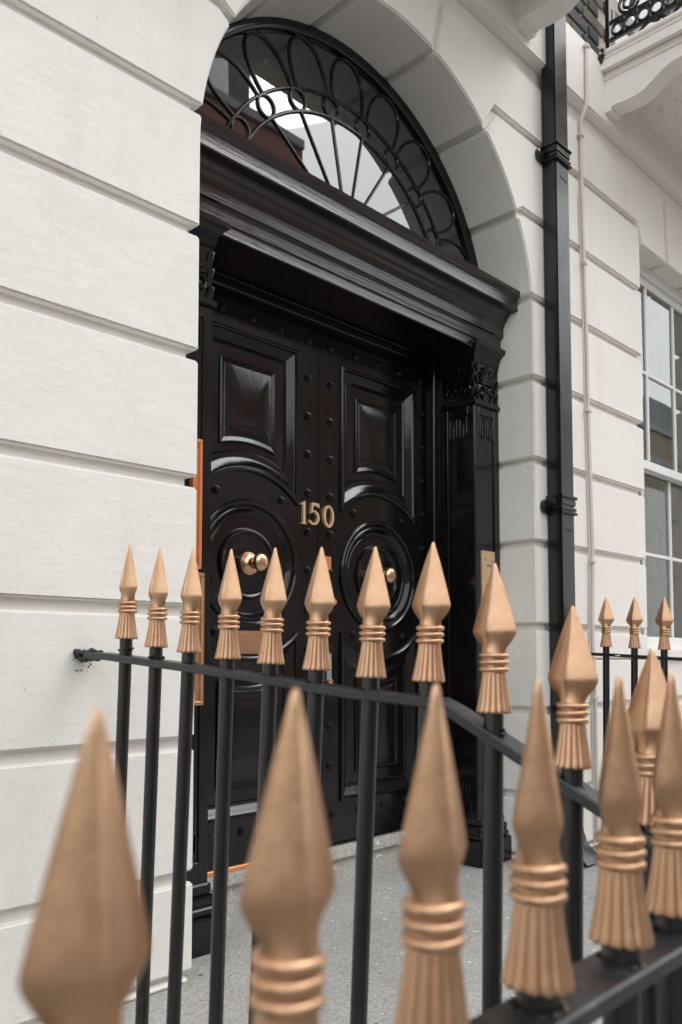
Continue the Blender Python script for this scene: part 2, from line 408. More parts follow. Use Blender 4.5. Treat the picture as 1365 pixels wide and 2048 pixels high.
# ------------------------------------------------------------------ doorcase
PW0, PW1 = 2.985, XR             # right pilaster front, mirrored for the left
PY = 2.105
def mx(x): return 2 * XC - x
def flip(mb): mb.v = [(mx(x), y, z) for x, y, z in mb.v]; return mb
def pilaster(side):
    fl = flip if side < 0 else (lambda q: q)
    m = MB().box(PW0 + 0.005, PW1 - 0.001, PY + 0.007, 2.285, -0.68, 1.10)
    t = 0.007
    # stiles and rails standing proud round sunk panels: front face then inner side
    for (x0_, x1_, z0_, z1_) in ((PW0 + .002, PW0 + 0.036, -0.68, 1.088), (PW1 - 0.040, PW1 - 0.001, -0.68, 1.088), (PW0 + 0.036, PW1 - 0.040, 1.052, 1.088), (PW0 + 0.036, PW1 - 0.040, -0.68, -0.62)):
        m.box(x0_, x1_, PY, PY + 0.012, z0_, z1_, 0.002)
    for (y0_, y1_, z0_, z1_) in ((PY + .003, PY + 0.036, -0.68, 1.088), (2.25, 2.285, -0.68, 1.088), (PY + 0.036, 2.25, 1.052, 1.088), (PY + 0.036, 2.25, -0.68, -0.62)):
        m.box(PW0, PW0 + 0.012, y0_, y1_, z0_, z1_, 0.002)
    o = build('pilaster', fl(m), M_CASE, house, 30)
    # greek key ornaments
    w = 0.0065
    def key(u0, u1, zt, zb, front):
        """one squared hook of raised fillets"""
        k = MB(); um = u1 - (u1 - u0) * 0.55
        for (p, q) in (((u0, zt), (u1, zt)), ((u1, zb), (u1, zt)), ((um, zb), (u1, zb)), ((um, zb), (um, zb + (zt - zb) * 0.6)), ((u0, zb + .01), (u0, zt))):
            if front: k.box(p[0] - w / 2, q[0] + w / 2, PY + 0.0005, PY + 0.01, p[1] - w / 2, q[1] + w / 2, 0.0015)
            else: k.box(PW0 + 0.0005, PW0 + 0.01, p[0] - w / 2, q[0] + w / 2, p[1] - w / 2, q[1] + w / 2, 0.0015)
        build('greek_key', fl(k), M_CASE, o, 30)
    for zt, zb in ((1.040, 0.955), (-0.535, -0.60)):
        key(3.030, 3.070, zt, zb, True); key(3.086, 3.122, zt, zb, True)
        key(2.150, 2.186, zt, zb, False); key(2.204, 2.240, zt, zb, False)
    # neck moulding, carved block and flared abacus
    c = MB().box(PW0 - 0.010, PW1 - 0.0005, PY - 0.010, 2.29, 1.090, 1.114, 0.004, 2)
    c.box(PW0 + 0.004, PW1 - 0.001, PY + 0.003, 2.288, 1.112, 1.30)
    ab = [(0.0, 1.285), (0.004, 1.292), (0.006, 1.305), (0.012, 1.322), (0.026, 1.338), (0.040, 1.345), (0.040, 1.364)]
    loops = [[(PW0 - d * 0.8, 2.30, z), (PW0 - d * 0.8, PY - d, z), (PW1 - 0.0006, PY - d, z), (PW1 - 0.0006, 2.30, z)] for d, z in ab]
    c.loft(loops, True, True)
    cap = build('capital', fl(c), M_CASE, o, 30)
    # carved anthemion: splayed petals over scrolls, on the front and the inner side
    a = MB()
    def petal(cx_, cz_, ang, ln, wd, face):
        loops = []
        for i in range(6):
            t_ = i / 5; rr = wd * math.sin(PI * (0.12 + 0.80 * t_)); d = ln * t_
            L = []
            for q in range(6):
                f = 2 * PI * q / 6
                u = d; v_ = rr * math.cos(f); h = 0.010 * math.sin(f) * (0.5 + 0.8 * t_)
                x_ = cx_ + u * math.sin(ang) + v_ * math.cos(ang); z_ = cz_ + u * math.cos(ang) - v_ * math.sin(ang)
                L.append((x_, PY + 0.002 - h, z_) if face == 'f' else (PW0 + 0.003 - h, x_, z_))
            loops.append(L)
        a.loft(loops, True, True)
    for face, cc in (('f', 0.5 * (PW0 + PW1)), ('s', 2.19)):
        for k_ in range(-4, 5):
            petal(cc, 1.196, k_ * 0.40, 0.082 - 0.006 * abs(k_), 0.0085, face)
        for sg in (-1, 1):
            sp = []
            for i in range(26):
                th = i / 25 * 2.3 * PI; rr = 0.030 * (1 - i / 30)
                u = cc + sg * (0.043 + rr * math.cos(th + PI)); z_ = 1.158 + rr * math.sin(th)
                sp.append((u, PY - 0.001, z_) if face == 'f' else (PW0 - 0.001, u, z_))
            a.tube(sp, 0.0055, 6)
            for q in (0.022, 0.062):
                petal(cc + sg * q, 1.120, sg * 0.5, 0.03, 0.007, face)
        for q in (-0.068, 0.068):
            for zz in (1.125, 1.185, 1.240):
                petal(cc + q, zz, 0.25 * (1 if q > 0 else -1), 0.04, 0.007, face)
    build('anthemion', fl(a), M_CASE, cap, 50)
    # moulded base on a plinth
    d = MB().box(2.948, PW1 - 0.0004, 2.062, 2.33, GZ - 0.01, -0.775, 0.004, 2)
    d.box(2.956, PW1 - 0.0005, 2.072, 2.32, -0.777, -0.745, 0.010, 3)
    d.box(2.966, PW1 - 0.0006, 2.084, 2.31, -0.747, -0.722, 0.004, 2)
    d.box(2.975, PW1 - 0.0007, 2.094, 2.30, -0.724, -0.678, 0.012, 3)
    build('base', fl(d), M_CASE, o, 30)
    return o
pil_r = pilaster(1); pil_l = pilaster(-1)

# entablature: profile front (Y) against height
prof = [(2.30, 1.612), (1.990, 1.612), (1.978, 1.605), (1.981, 1.590), (1.990, 1.580), (1.999, 1.575), (1.9995, 1.572), (1.996, 1.526), (2.000, 1.522), (2.036, 1.522),
        (2.040, 1.514), (2.052, 1.504), (2.056, 1.492), (2.066, 1.484), (2.070, 1.470), (2.074, 1.462), (2.0745, 1.424), (2.082, 1.420), (2.089, 1.411), (2.0895, 1.376),
        (2.095, 1.374), (2.0955, 1.366), (2.0930, 1.338), (2.096, 1.334), (2.30, 1.334)]
ent = build('entablature', MB().sweep_x(prof, XL + 0.001, XR - 0.001), M_ENTAB, house, 20)
# door frame: head, inner beads, jamb posts
fr = MB().box(XL + 0.05, XR - 0.05, 2.31, 2.44, 1.296, 1.334).box(XL + 0.05, XR - 0.05, 2.30, 2.43, 1.3345, 1.62)
for sgn in (1, -1):
    q = MB().box(2.978, XR - 0.02, 2.287, 2.44, GZ, 1.3335, 0.004, 2)
    q.tube([(2.972, 2.318, -0.735), (2.972, 2.318, 1.296)], 0.011, 10)
    if sgn < 0: flip(q)
    fr.add(q.v, q.f)
fr.tube([(mx(2.972), 2.318, 1.300), (2.972, 2.318, 1.300)], 0.011, 10)
fr.tube([(mx(2.98), 2.304, 1.326), (2.98, 2.304, 1.326)], 0.007, 8)
build('door_frame', fr, M_CASE, house, 40)
# threshold stone
th = MB().box(mx(2.975), 2.975, 2.325, 2.62, -0.790, -0.745, 0.006, 2).box(mx(2.98), 2.98, 2.345, 2.62, GZ - 0.02, -0.789)
build('threshold', th, M_STEP, house, 30)
# brass plates on the pilasters, strip under the left leaf
def plate(x0, x1, z0, z1, m, parent, y=PY - 0.006, raised=True):
    p = MB().box(x0, x1, y, PY + 0.01, z0, z1, 0.002, 2)
    if raised:
        for (a_, b_, c_, d_) in ((x0, x1, z1 - 0.012, z1), (x0, x1, z0, z0 + 0.012), (x1 - 0.010, x1, z0 + 0.0125, z1 - 0.0125), (x0, x0 + 0.010, z0 + 0.0125, z1 - 0.0125)):
            p.box(a_, b_, y - 0.008, y + 0.001, c_, d_, 0.002)
    return build('brass_plate', p, m, parent, 30)
plate(1.502, 1.537, 0.262, 0.662, M_COPPER, pil_l)
plate(1.502, 1.549, -0.150, 0.252, M_BRASS, pil_l)
for z_ in (0.64, 0.285, 0.23, -0.128):
    build('screw', MB().lathe([(0.0045, 0), (0.004, 0.0015), (0, 0.002)], (1.522, PY - 0.006, z_), 'y', 10), M_BRASS, pil_l, 40)
bp = plate(3.028, 3.128, -0.05, 0.455, M_NUM, pil_r, PY - 0.002, False)
sc = MB()
for x_, z_ in ((3.052, 0.418), (3.106, 0.414)): sc.lathe([(0.0055, 0), (0.005, 0.002), (0, 0.003)], (x_, PY - 0.002, z_), 'y', 10)
build('screw', sc, M_GREYMETAL, pil_r, 40)
build('nameplate', MB().box(3.062, 3.100, PY - 0.004, PY, 0.385, 0.398, 0.001), M_GREYMETAL, pil_r, None)
build('brass_strip', MB().box(1.60, 2.28, 2.335, 2.352, -0.7445, -0.728, 0.002), M_COPPER, house, None)

# ------------------------------------------------------------------ door leaves
DY = 2.35; CX = 2.633; CZ = 0.33; DZ0, DZ1 = -0.727, 1.293
STUD = MB()
STUD.lathe([(0.0160, 0.0), (0.0158, 0.004), (0.0140, 0.0068), (0.0112, 0.0075), (0.0106, 0.0110), (0.0085, 0.0140), (0.0055, 0.0150), (0.0034, 0.0148), (0.0030, 0.0125), (0, 0.0125)], (0, 0, 0), 'y', 16)
stud_me = STUD.mesh('stud', M_CASE, (0, 0, 0), 35)

def panel_loop(w, end, r, h, flipz):
    """outline: straight sides and end, the other end a concave arc about the roundel"""
    pts = []
    na, ns = 18, 6
    zc_side = math.sqrt(max(r * r - w * w, 0))
    a0 = math.atan2(zc_side, -w); a1 = math.atan2(zc_side, w)
    for i in range(na + 1):
        a = a0 + (a1 - a0) * i / na; pts.append((r * math.cos(a), r * math.sin(a)))
    for i in range(1, ns): pts.append((w, zc_side + (end - zc_side) * i / ns))
    for i in range(0, ns + 1): pts.append((w - 2 * w * i / ns, end))
    for i in range(1, ns): pts.append((-w, end + (zc_side - end) * i / ns))
    s = -1 if flipz else 1
    return [(CX + x, DY - h, CZ + s * z) for x, z in pts]

def panel(flipz, E):
    spec = [(.2325, 0, .333, 0.0), (.2315, -.001, .334, .010), (.226, -.0065, .3395, .0135), (.219, -.0135, .3465, .0125), (.2155, -.017, .350, .006), (.214, -.0185, .3515, .0045),
            (.205, -.028, .3605, .0005), (.193, -.040, .3735, -.0085), (.187, -.047, .385, -.012), (.184, -.052, .395, -.0105), (.179, -.057, .404, -.0095), (.175, -.061, .409, -.015),
            (.130, -.106, .4375, -.016), (.1285, -.1075, .4395, -.009), (.124, -.112, .4435, -.006), (.111, -.125, .458, -.0105), (.108, -.128, .461, -.008)]
    loops = [panel_loop(w, E + de, r, h, flipz) for w, de, r, h in spec]
    inner = loops[-1]
    cx_ = sum(p[0] for p in inner) / len(inner); cz_ = sum(p[2] for p in inner) / len(inner)
    for f in (.975, .94, .89, .82, .73, .62, .50, .37, .24, .12, .04):
        h = -.008 + .0085 * (1 - f ** 3.2)
        loops.append([(cx_ + (p[0] - cx_) * f, DY - h, cz_ + (p[2] - cz_) * f) for p in inner])
    return MB().loft(loops, False, True)

def hole(loop): return [Vector((p[0], p[2], 0)) for p in loop]
def leaf(side):
    fl = flip if side < 0 else (lambda q: q)
    x0, x1 = XC + 0.0015, 2.9785
    outer = [Vector(p) for p in ((x0, DZ0, 0), (x1, DZ0, 0), (x1, DZ1, 0), (x0, DZ1, 0))]
    up = hole(panel_loop(.2325, 0.84, .333, 0, False)); dn = hole(panel_loop(.2325, 0.902, .333, 0, True))
    circ = [Vector((CX + .2325 * math.cos(2 * PI * i / 64), CZ + .2325 * math.sin(2 * PI * i / 64), 0)) for i in range(64)]
    rings = [outer, up, circ, dn]
    flat = [p for r_ in rings for p in r_]
    tris = tessellate_polygon(rings)
    m = MB().add([(p.x, DY, p.y) for p in flat], tris)
    # edges and back of the leaf
    m.add([(x0, DY, DZ0), (x1, DY, DZ0), (x1, DY, DZ1), (x0, DY, DZ1), (x0, DY + .05, DZ0), (x1, DY + .05, DZ0), (x1, DY + .05, DZ1), (x0, DY + .05, DZ1)],
          [(0, 4, 5, 1), (1, 5, 6, 2), (2, 6, 7, 3), (3, 7, 4, 0), (4, 7, 6, 5)])
    if side < 0: m.box(x0 + 0.006, x0 + 0.009, DY - 0.0015, DY + 0.002, DZ0, DZ1)
    o = build('door_leaf', fl(m), M_DOOR, house, 20)
    build('panel', fl(panel(False, 0.84)), M_DOOR, o, 24)
    build('panel', fl(panel(True, 0.902)), M_DOOR, o, 24)
    ring = [(.2325, 0), (.2315, .009), (.226, .0135), (.219, .0135), (.213, .009), (.2105, .0025), (.207, .002), (.203, .0045), (.198, .0045), (.193, -.002), (.184, -.010), (.177, -.012), (.174, -.0095), (.169, -.0095), (.166, -.013),
            (.131, -.013), (.129, -.006), (.125, .0005), (.119, .002), (.113, -.001), (.110, -.006), (.107, -.0065), (.09, -.005), (.05, -.0035), (0, -.003)]
    build('roundel', fl(MB().lathe(ring, (CX, DY, CZ), 'y', 72)), M_DOOR, o, 24)
    # studs
    st = [(2.345, 1.228 - 0.1505 * k) for k in range(13)] + [(2.922, 1.228 - 0.1505 * k) for k in range(13)]
    st = [(x, z) for x, z in st if z > -0.56] + [(2.362, -0.616), (2.508, -0.616), (2.660, -0.616), (2.806, -0.616), (2.925, -0.616)]
    st += [(2.491, 1.231), (2.630, 1.231), (2.770, 1.230)]
    st += [(CX + a, CZ + c) for a in (-.152, .152) for c in (-.248, .248)]
    for x, z in st:
        if side < 0 and z == 1.228 and x < 2.4: pass
        place('stud', stud_me, o, (mx(x) if side < 0 else x, DY + random.uniform(-.0008, .0008), z), (0, random.uniform(-3, 3), 0))
    # centre knob on its rose
    kx = CX
    k = MB().lathe([(.043, -.004), (.043, 0), (.041, .004), (.034, .0055), (.026, .007), (.018, .012), (.0125, .018), (.0115, .040), (.015, .046), (.024, .050), (.0315, .058), (.034, .066), (.032, .074), (.024, .081), (.012, .0845), (0, .0855)], (kx, DY, CZ), 'y', 32)
    build('door_knob', fl(k), M_BRASS, o, 40)
    return o
leaf_r = leaf(1); leaf_l = leaf(-1)
# letter plate on the left leaf (over the lower ring), lock hardware on the right leaf
lb = MB().box(1.80, 2.062, DY - 0.012, DY + 0.004, 0.006, 0.088, 0.003, 2).box(1.822, 2.040, DY - 0.017, DY - 0.0115, 0.018, 0.072, 0.004, 2).box(1.80, 2.062, DY - 0.016, DY - 0.0118, 0.074, 0.086, 0.003)
build('letter_plate', lb, M_BRASS, leaf_l, 30)
build('lock_cover', MB().box(2.305, 2.348, DY - 0.007, DY + 0.002, 0.333, 0.389, 0.002), M_COPPER, leaf_r, None)
kp = MB().box(2.326, 2.352, DY - 0.005, DY + 0.002, -0.130, 0.016, 0.002)
build('key_plate', kp, M_GREYMETAL, leaf_r, None)
build('lock_cylinder', MB().lathe([(.0135, .004), (.0135, .012), (.011, .013), (.006, .0125), (.0058, .008), (0, .008)], (2.339, DY, -0.103), 'y', 20), M_BRASS, leaf_r, 40)
build('keyhole', MB().lathe([(.0125, .002), (.0125, .006), (.0, .0065)], (2.366, DY, 0.212), 'y', 18), M_COPPER, leaf_r, 40)

# house number 150
def numeral(name, pts, parent, holes=()):
    rings = [[Vector((x, z, 0)) for x, z in pts]] + [[Vector((x, z, 0)) for x, z in h] for h in holes]
    flat = [p for r_ in rings for p in r_]; tris = tessellate_polygon(rings)
    n = len(flat); y0, y1 = DY - 0.013, DY - 0.001
    m = MB().add([(p.x, y0, p.y) for p in flat] + [(p.x, y1, p.y) for p in flat], [t for t in tris] + [tuple(i + n for i in t[::-1]) for t in tris])
    o = 0
    for r_ in rings:
        k = len(r_)
        m.add([(p.x, y0, p.y) for p in r_] + [(p.x, y1, p.y) for p in r_], [(i, (i + 1) % k, (i + 1) % k + k, i + k) for i in range(k)])
    return build(name, m, M_NUM, parent, None)
zt, zb = 0.590, 0.502; hh = zt - zb
def N(x0, w, pts): return [(x0 + w * u, zb + hh * v) for u, v in pts]
numeral('numeral', N(2.174, 0.034, [(0.18, 0.0), (0.95, 0.0), (0.95, 0.04), (0.80, 0.07), (0.77, 1.0), (0.62, 1.0), (0.40, .91), (0.08, .87), (0.08, .83), (0.42, .83), (0.42, 0.07), (0.18, .04)]), leaf_l)
five = [(0.17, 0.50), (0.28, 1.0), (0.92, 1.0), (0.97, .80), (0.88, .80), (0.82, .865), (0.40, .865), (0.36, .66)]
five += [(0.44 + 0.53 * math.cos(a), 0.345 + 0.335 * math.sin(a)) for a in [R(90 - i * 12) for i in range(1, 20)]]
five += [(0.03, .19), (0.05, .225)] + [(0.44 + 0.34 * math.cos(a), 0.345 + 0.245 * math.sin(a)) for a in [R(-120 + i * 12) for i in range(0, 19)]] + [(0.30, .56)]
numeral('numeral', N(2.2195, 0.058, five), leaf_l)
el = lambda a, b_: [(0.5 + a * math.cos(R(i * 10)), 0.5 + b_ * math.sin(R(i * 10))) for i in range(36)]
numeral('numeral', N(2.2985, 0.058, el(.5, .5)), leaf_r, [N(2.2985, 0.058, el(.30, .40))])

# ------------------------------------------------------------------ fanlight
FY = 2.19
fan_frame = MB()
prof_f = [(0.8895, 2.170), (0.868, 2.170), (0.858, 2.176), (0.852, 2.188), (0.852, 2.225), (0.8895, 2.225)]
loops = []
for i in range(65):
    a = R(5 + 170 * i / 64)
    loops.append([(XC + r * math.cos(a), y, ZC + r * math.sin(a)) for r, y in prof_f])
fan_frame.loft(loops, True, True)
fan_frame.box(XL + 0.01, XR - 0.01, 2.172, 2.24, 1.60, 1.632, 0.003)
fan = build('fanlight', fan_frame, M_CASE, house, 40)
R1, R2, RM, RF = 0.665, 0.585, 0.625, 0.853
ca = [90 + 16.55 * (k - 4.5) for k in range(10)]        # roundels
HUB = (XC, 1.625)
def P(r, a, y=FY + 0.004): return (XC + r * math.cos(R(a)), y, ZC + r * math.sin(R(a)))
bars = MB()
for rr in (R1, R2):
    bars.tube([P(rr, 15 + 150 * i / 60) for i in range(61)], 0.0066, 7)
build('glazing_bar', bars, M_CASE, fan, 50)
ring_me = MB().tube([(0.0385 * math.cos(2 * PI * i / 28), 0, 0.0385 * math.sin(2 * PI * i / 28)) for i in range(28)], 0.0064, 7, True).mesh('ring', M_CASE, (0, 0, 0), 50)
for a in ca: place('ring', ring_me, fan, P(RM, a, FY + 0.003))
def hub_pt(a, r=R2):
    p = P(r, a); return p
for a in ca[1:-1]:
    p = hub_pt(a); q = (HUB[0] + (p[0] - HUB[0]) * 0.12, p[1], max(1.633, HUB[1] + (p[2] - HUB[1]) * 0.12))
    build('glazing_bar', MB().tube([p, q], 0.0060, 7), M_CASE, fan, 50)
def petal_pts(k, n=26):
    """tall rounded loop standing on roundels k and k+1"""
    am = 90 + 17.3 * (k - 4) ; a0, a1 = ca[k] + 1.2, ca[k + 1] - 1.2
    out = []
    for i in range(n + 1):
        t = -1 + 2 * i / n
        s = math.sin(t * PI / 2)
        h = math.cos(t * PI / 2) ** 0.8
        base = 0.5 * (a0 + a1) + 0.5 * (a1 - a0) * s
        out.append((R1 + (RF - R1) * h, base + (am - 0.5 * (ca[k] + ca[k + 1])) * h))
    return out
for k in range(9):
    build('glazing_bar', MB().tube([P(r, a) for r, a in petal_pts(k)], 0.0066, 7), M_CASE, fan, 50)
# panes, each lying in its own cell a hair out of true
def pane(pts, tilt=0.004):
    if sum(p[0] * q[1] - q[0] * p[1] for p, q in zip(pts, pts[1:] + pts[:1])) < 0: pts = pts[::-1]      # face the street
    n = len(pts); c = (sum(p[0] for p in pts) / n, sum(p[1] for p in pts) / n)
    tx, tz = random.uniform(-tilt, tilt), random.uniform(-tilt, tilt)
    m = MB().add([(x, FY + 0.006 + (x - c[0]) * tx + (z - c[1]) * tz, z) for x, z in pts], [tuple(range(n))])
    return build('pane', m, M_GLASS, fan, None)
PZ = lambda r, a: (P(r, a)[0], P(r, a)[2])
for k in range(9):
    pane([PZ(r, a) for r, a in petal_pts(k)], 0.0006)
    pane([PZ(R1, ca[k] + (ca[k + 1] - ca[k]) * i / 6) for i in range(7)] + [PZ(R2, ca[k + 1] - (ca[k + 1] - ca[k]) * i / 6) for i in range(7)], 0.0)
for k in range(10):
    # shoulders between neighbouring petals
    L = petal_pts(k - 1)[13:] if k > 0 else [(R1, 16.6)]
    Rr = petal_pts(k)[:14] if k < 9 else [(R1, 163.4)]
    top = []
    aL = L[0][1] if k > 0 else 4; aR = Rr[-1][1] if k < 9 else 176
    for i in range(1, 10): top.append((RF + 0.004, aR + (aL - aR) * i / 10))
    pane([PZ(r, a) for r, a in L] + [PZ(r, a) for r, a in Rr] + [PZ(r, a) for r, a in top], 0.0)
for k in range(1, 8):
    a0, a1 = ca[k], ca[k + 1]
    pane([PZ(R2, a0 + (a1 - a0) * i / 6) for i in range(7)] + [(HUB[0] + 0.02 * math.cos(R(a1)), HUB[1] + .01), (HUB[0] + 0.02 * math.cos(R(a0)), HUB[1] + .01)], 0.0008)
pane([PZ(R2, 15.5 + (ca[1] - 15.5) * i / 6) for i in range(7)] + [(HUB[0] + .02, HUB[1] + .01)], 0)
pane([PZ(R2, ca[8] + (164.5 - ca[8]) * i / 6) for i in range(7)] + [(HUB[0] - .02, HUB[1] + .01)], 0)

# ------------------------------------------------------------------ neighbouring house
W0, W1 = 4.25, 5.34              # its ground floor window opening
WS, WH = 0.035, 2.20             # sill and head heights
house2 = thing('townhouse', 'cream stucco house front right of the drainpipe with a white sash window and balcony', 'house', (4.5, WY, GZ))
core = MB().box(XP, W0 - 0.024, WY + 0.024, 2.6, GZ, 2.66).box(W0 - 0.0239, W1 + 0.0239, WY + 0.024, 2.6, GZ, WS - 0.06).box(W1 + 0.024, 8.5, WY + 0.024, 2.6, GZ, 2.66).box(W0 - 0.0239, W1 + 0.0239, WY + 0.024, 2.6, WH + 0.02, 2.66)
build('wall', core, M_STUCCO2, house2, None)
for z0, z1 in [(GZ, -0.862), (-0.848, ZJ[6] - GAP), (ZJ[6], ZJ[5] - GAP)]:
    block(rect(XP + 0.001, 8.5, z0, z1), house2, M_STUCCO2)
block(rect(XP + 0.001, 8.5, ZJ[5], WS - 0.055), house2, M_STUCCO2)
block(rect(XP + 0.001, W0, WS - 0.05, ZJ[4] - GAP), house2, M_STUCCO2)
block(rect(W1, 8.5, WS - 0.05, ZJ[4] - GAP), house2, M_STUCCO2)
zz = low[2:] + [(ZJ[1], ZJ[0] - GAP), (ZJ[0], Z1 - GAP)]
for z0, z1 in zz:
    block(rect(XP + 0.001, W0, z0, z1), house2, M_STUCCO2); block(rect(W1, 8.5, z0, z1), house2, M_STUCCO2)
# course at the window head, flat arch above it
WC = 0.5 * (W0 + W1)
hx = 0.022
block([(XP + 0.001, Z1), (W0, Z1), (W0 + 0.001, WH - 0.03), (W0 + hx - 0.03, Z2 - GAP), (XP + 0.001, Z2 - GAP)], house2, M_STUCCO2)
block([(W1, Z1), (8.5, Z1), (8.5, Z2 - GAP), (W1 - hx + 0.03, Z2 - GAP), (W1 - 0.001, WH - 0.03)], house2, M_STUCCO2)
def sl(x, z): return x + (x - WC) * 0.26 * (z - WH)     # slanted joints
block([(XP + 0.001, Z2), (W0 - 0.02, Z2), (W0 + 0.03, WH), (4.585, WH), (sl(4.585, Z3), Z3), (XP + 0.001, Z3)], house2, M_STUCCO2, 'voussoir')
block([(4.615, WH), (4.955, WH), (sl(4.955, Z3), Z3), (sl(4.615, Z3), Z3)], house2, M_STUCCO2, 'keystone')
block([(4.985, WH), (W1 - 0.03, WH), (W1 + 0.02, Z2), (8.5, Z2), (8.5, Z3), (sl(4.985, Z3), Z3)], house2, M_STUCCO2, 'voussoir')
build('string_course', MB().box(XP + 0.001, 8.5, 1.893, 2.6, 2.652, 2.975, 0.008, 2), M_STUCCO2, house2, 40)
balcony(house2, 3.79, 8.0, M_STUCCO2, True, False)
# sill
build('sill', MB().box(W0 + 0.001, W1 - 0.001, 1.895, 2.14, WS - 0.05, WS, 0.006, 2), M_STUCCO2, house2, 30)
# sash window
win = MB()
def frame_box(mb, x0, x1, y0, y1, z0, z1, bev=0.003): mb.box(x0, x1, y0, y1, z0, z1, bev)
frame_box(win, W0 - 0.02, W0 + 0.06, 2.025, 2.16, WS, WH + 0.03); frame_box(win, W1 - 0.06, W1 + 0.02, 2.025, 2.16, WS, WH + 0.03)
frame_box(win, W0 + 0.0605, W1 - 0.0605, 2.025, 2.16, WH - 0.05, WH + 0.03); frame_box(win, W0 + 0.0605, W1 - 0.0605, 2.03, 2.16, WS, WS + 0.02)
window = build('window', win, M_WHITE, house2, 30)
def sash(yf, z0, z1, name):
    m = MB(); xa, xb = W0 + 0.061, W1 - 0.061
    frame_box(m, xa, xa + 0.045, yf, yf + 0.038, z0, z1); frame_box(m, xb - 0.045, xb, yf, yf + 0.038, z0, z1)
    frame_box(m, xa + 0.0455, xb - 0.0455, yf + .001, yf + 0.037, z0, z0 + 0.05); frame_box(m, xa + 0.0455, xb - 0.0455, yf + .001, yf + 0.037, z1 - 0.045, z1)
    zm = 0.5 * (z0 + z1) + 0.002
    xm = [4.60, 4.97]
    for x in xm: frame_box(m, x - 0.011, x + 0.011, yf + 0.004, yf + 0.03, z0 + 0.0505, z1 - 0.0455)
    edges = [xa + 0.045] + xm + [xb - 0.045]
    for a_, b_ in zip(edges[:-1], edges[1:]):
        frame_box(m, a_ + 0.0115, b_ - 0.0115, yf + 0.0045, yf + 0.0295, zm - 0.010, zm + 0.010)
    o = build('sash', m, M_WHITE, window, 30)
    for a_, b_ in zip(edges[:-1], edges[1:]):
        for c_, d_ in ((z0 + 0.05, zm), (zm, z1 - 0.045)):
            tx, tz = random.uniform(-.006, .006), random.uniform(-.006, .006)
            cx_, cz_ = 0.5 * (a_ + b_), 0.5 * (c_ + d_)
            q = MB().add([(x, yf + 0.016 + (x - cx_) * tx + (z - cz_) * tz, z) for x, z in ((a_, c_), (b_, c_), (b_, d_), (a_, d_))], [(0, 1, 2, 3)])
            build('pane', q, M_WGLASS, window, None)
sash(2.045, 1.045, WH - 0.051, 'upper')
sash(2.088, WS + 0.021, 1.092, 'lower')
# room behind, closed box
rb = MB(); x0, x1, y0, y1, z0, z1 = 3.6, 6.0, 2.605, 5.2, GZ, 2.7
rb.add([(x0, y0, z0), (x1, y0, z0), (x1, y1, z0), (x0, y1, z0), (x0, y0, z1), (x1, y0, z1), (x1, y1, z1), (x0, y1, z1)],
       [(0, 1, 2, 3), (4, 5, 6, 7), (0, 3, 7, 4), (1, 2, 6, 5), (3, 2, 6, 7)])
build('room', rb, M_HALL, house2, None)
# upper storey brick by brick, beside a tall white window
build('mortar', MB().box(XP, 4.03, 1.928, 2.6, 2.9755, 6.5), M_MORTAR, house2, None)
bl, bh, bj = 0.215, 0.063, 0.0105
brick_mes = []
for v in range(4):
    mbk = MB().box(-bl / 2 + random.uniform(0, .004), bl / 2 - random.uniform(0, .004), -0.008, 0.05, -bh / 2, bh / 2 - random.uniform(0, .003), 0.005, 1)
    brick_mes.append(mbk.mesh('brick', M_BRICK, (0, 0, 0), 40))
half = MB().box(-0.05, 0.05, -0.008, 0.05, -bh / 2, bh / 2, 0.005, 1).mesh('brick', M_BRICK, (0, 0, 0), 40)
for r_ in range(13):
    z = 2.9755 + 0.012 + bh / 2 + r_ * (bh + bj)
    x = XP + (0.06 if r_ % 2 else 0.0) + 0.02
    k = 0
    while x < 4.0:
        if k % 2 == (r_ % 2): L_, me = bl, random.choice(brick_mes)
        else: L_, me = 0.10, half
        if x + L_ > 4.032: break
        place('brick', me, house2, (x + L_ / 2, 1.925 + random.uniform(-.002, .002), z), (0, 0, random.uniform(-.006, .006)))
        x += L_ + bj; k += 1
build('upper_wall', MB().box(5.3, 8.5, 1.93, 2.6, 2.9755, 6.5).box(4.03, 5.3, 1.93, 2.6, 5.4, 6.5), M_STOCK, house2, None)
uw = MB().box(4.031, 4.12, 2.02, 2.12, 2.9755, 5.39, 0.004).box(5.21, 5.299, 2.02, 2.12, 2.9755, 5.39, 0.004).box(4.1205, 5.2095, 2.02, 2.12, 2.9755, 3.12, 0.004).box(4.1205, 5.2095, 2.03, 2.11, 3.62, 3.66, 0.004).box(4.64, 4.69, 2.03, 2.11, 3.1205, 3.6195, 0.004).box(4.1205, 5.2095, 2.02, 2.12, 5.30, 5.39, 0.004)
fw = build('window', uw, M_WHITE, house2, 30)
for a_, b_, c_, d_ in ((4.12, 4.64, 3.12, 3.62), (4.69, 5.21, 3.12, 3.62), (4.12, 5.21, 3.66, 5.30)):
    build('pane', MB().add([(a_, 2.07, c_), (b_, 2.07, c_), (b_, 2.07, d_), (a_, 2.07, d_)], [(0, 1, 2, 3)]), M_WGLASS, fw, None)
build('blind', MB().box(4.05, 5.28, 2.16, 2.17, 2.98, 5.38), M_NET, house2, None)
# moss where the balcony meets the wall
mo = MB()
for i in range(26):
    x, y, z = 3.772 + random.uniform(-.012, .03), 1.882 + random.uniform(-.012, .012), 2.985 + random.uniform(-.045, .02)
    r_ = random.uniform(.004, .011)
    mo.lathe([(0, -r_), (r_ * .8, -r_ * .5), (r_, 0), (r_ * .8, r_ * .6), (0, r_)], (x, y, z), 'z', 6)
build('moss', mo, M_MOSS, house2, 60)

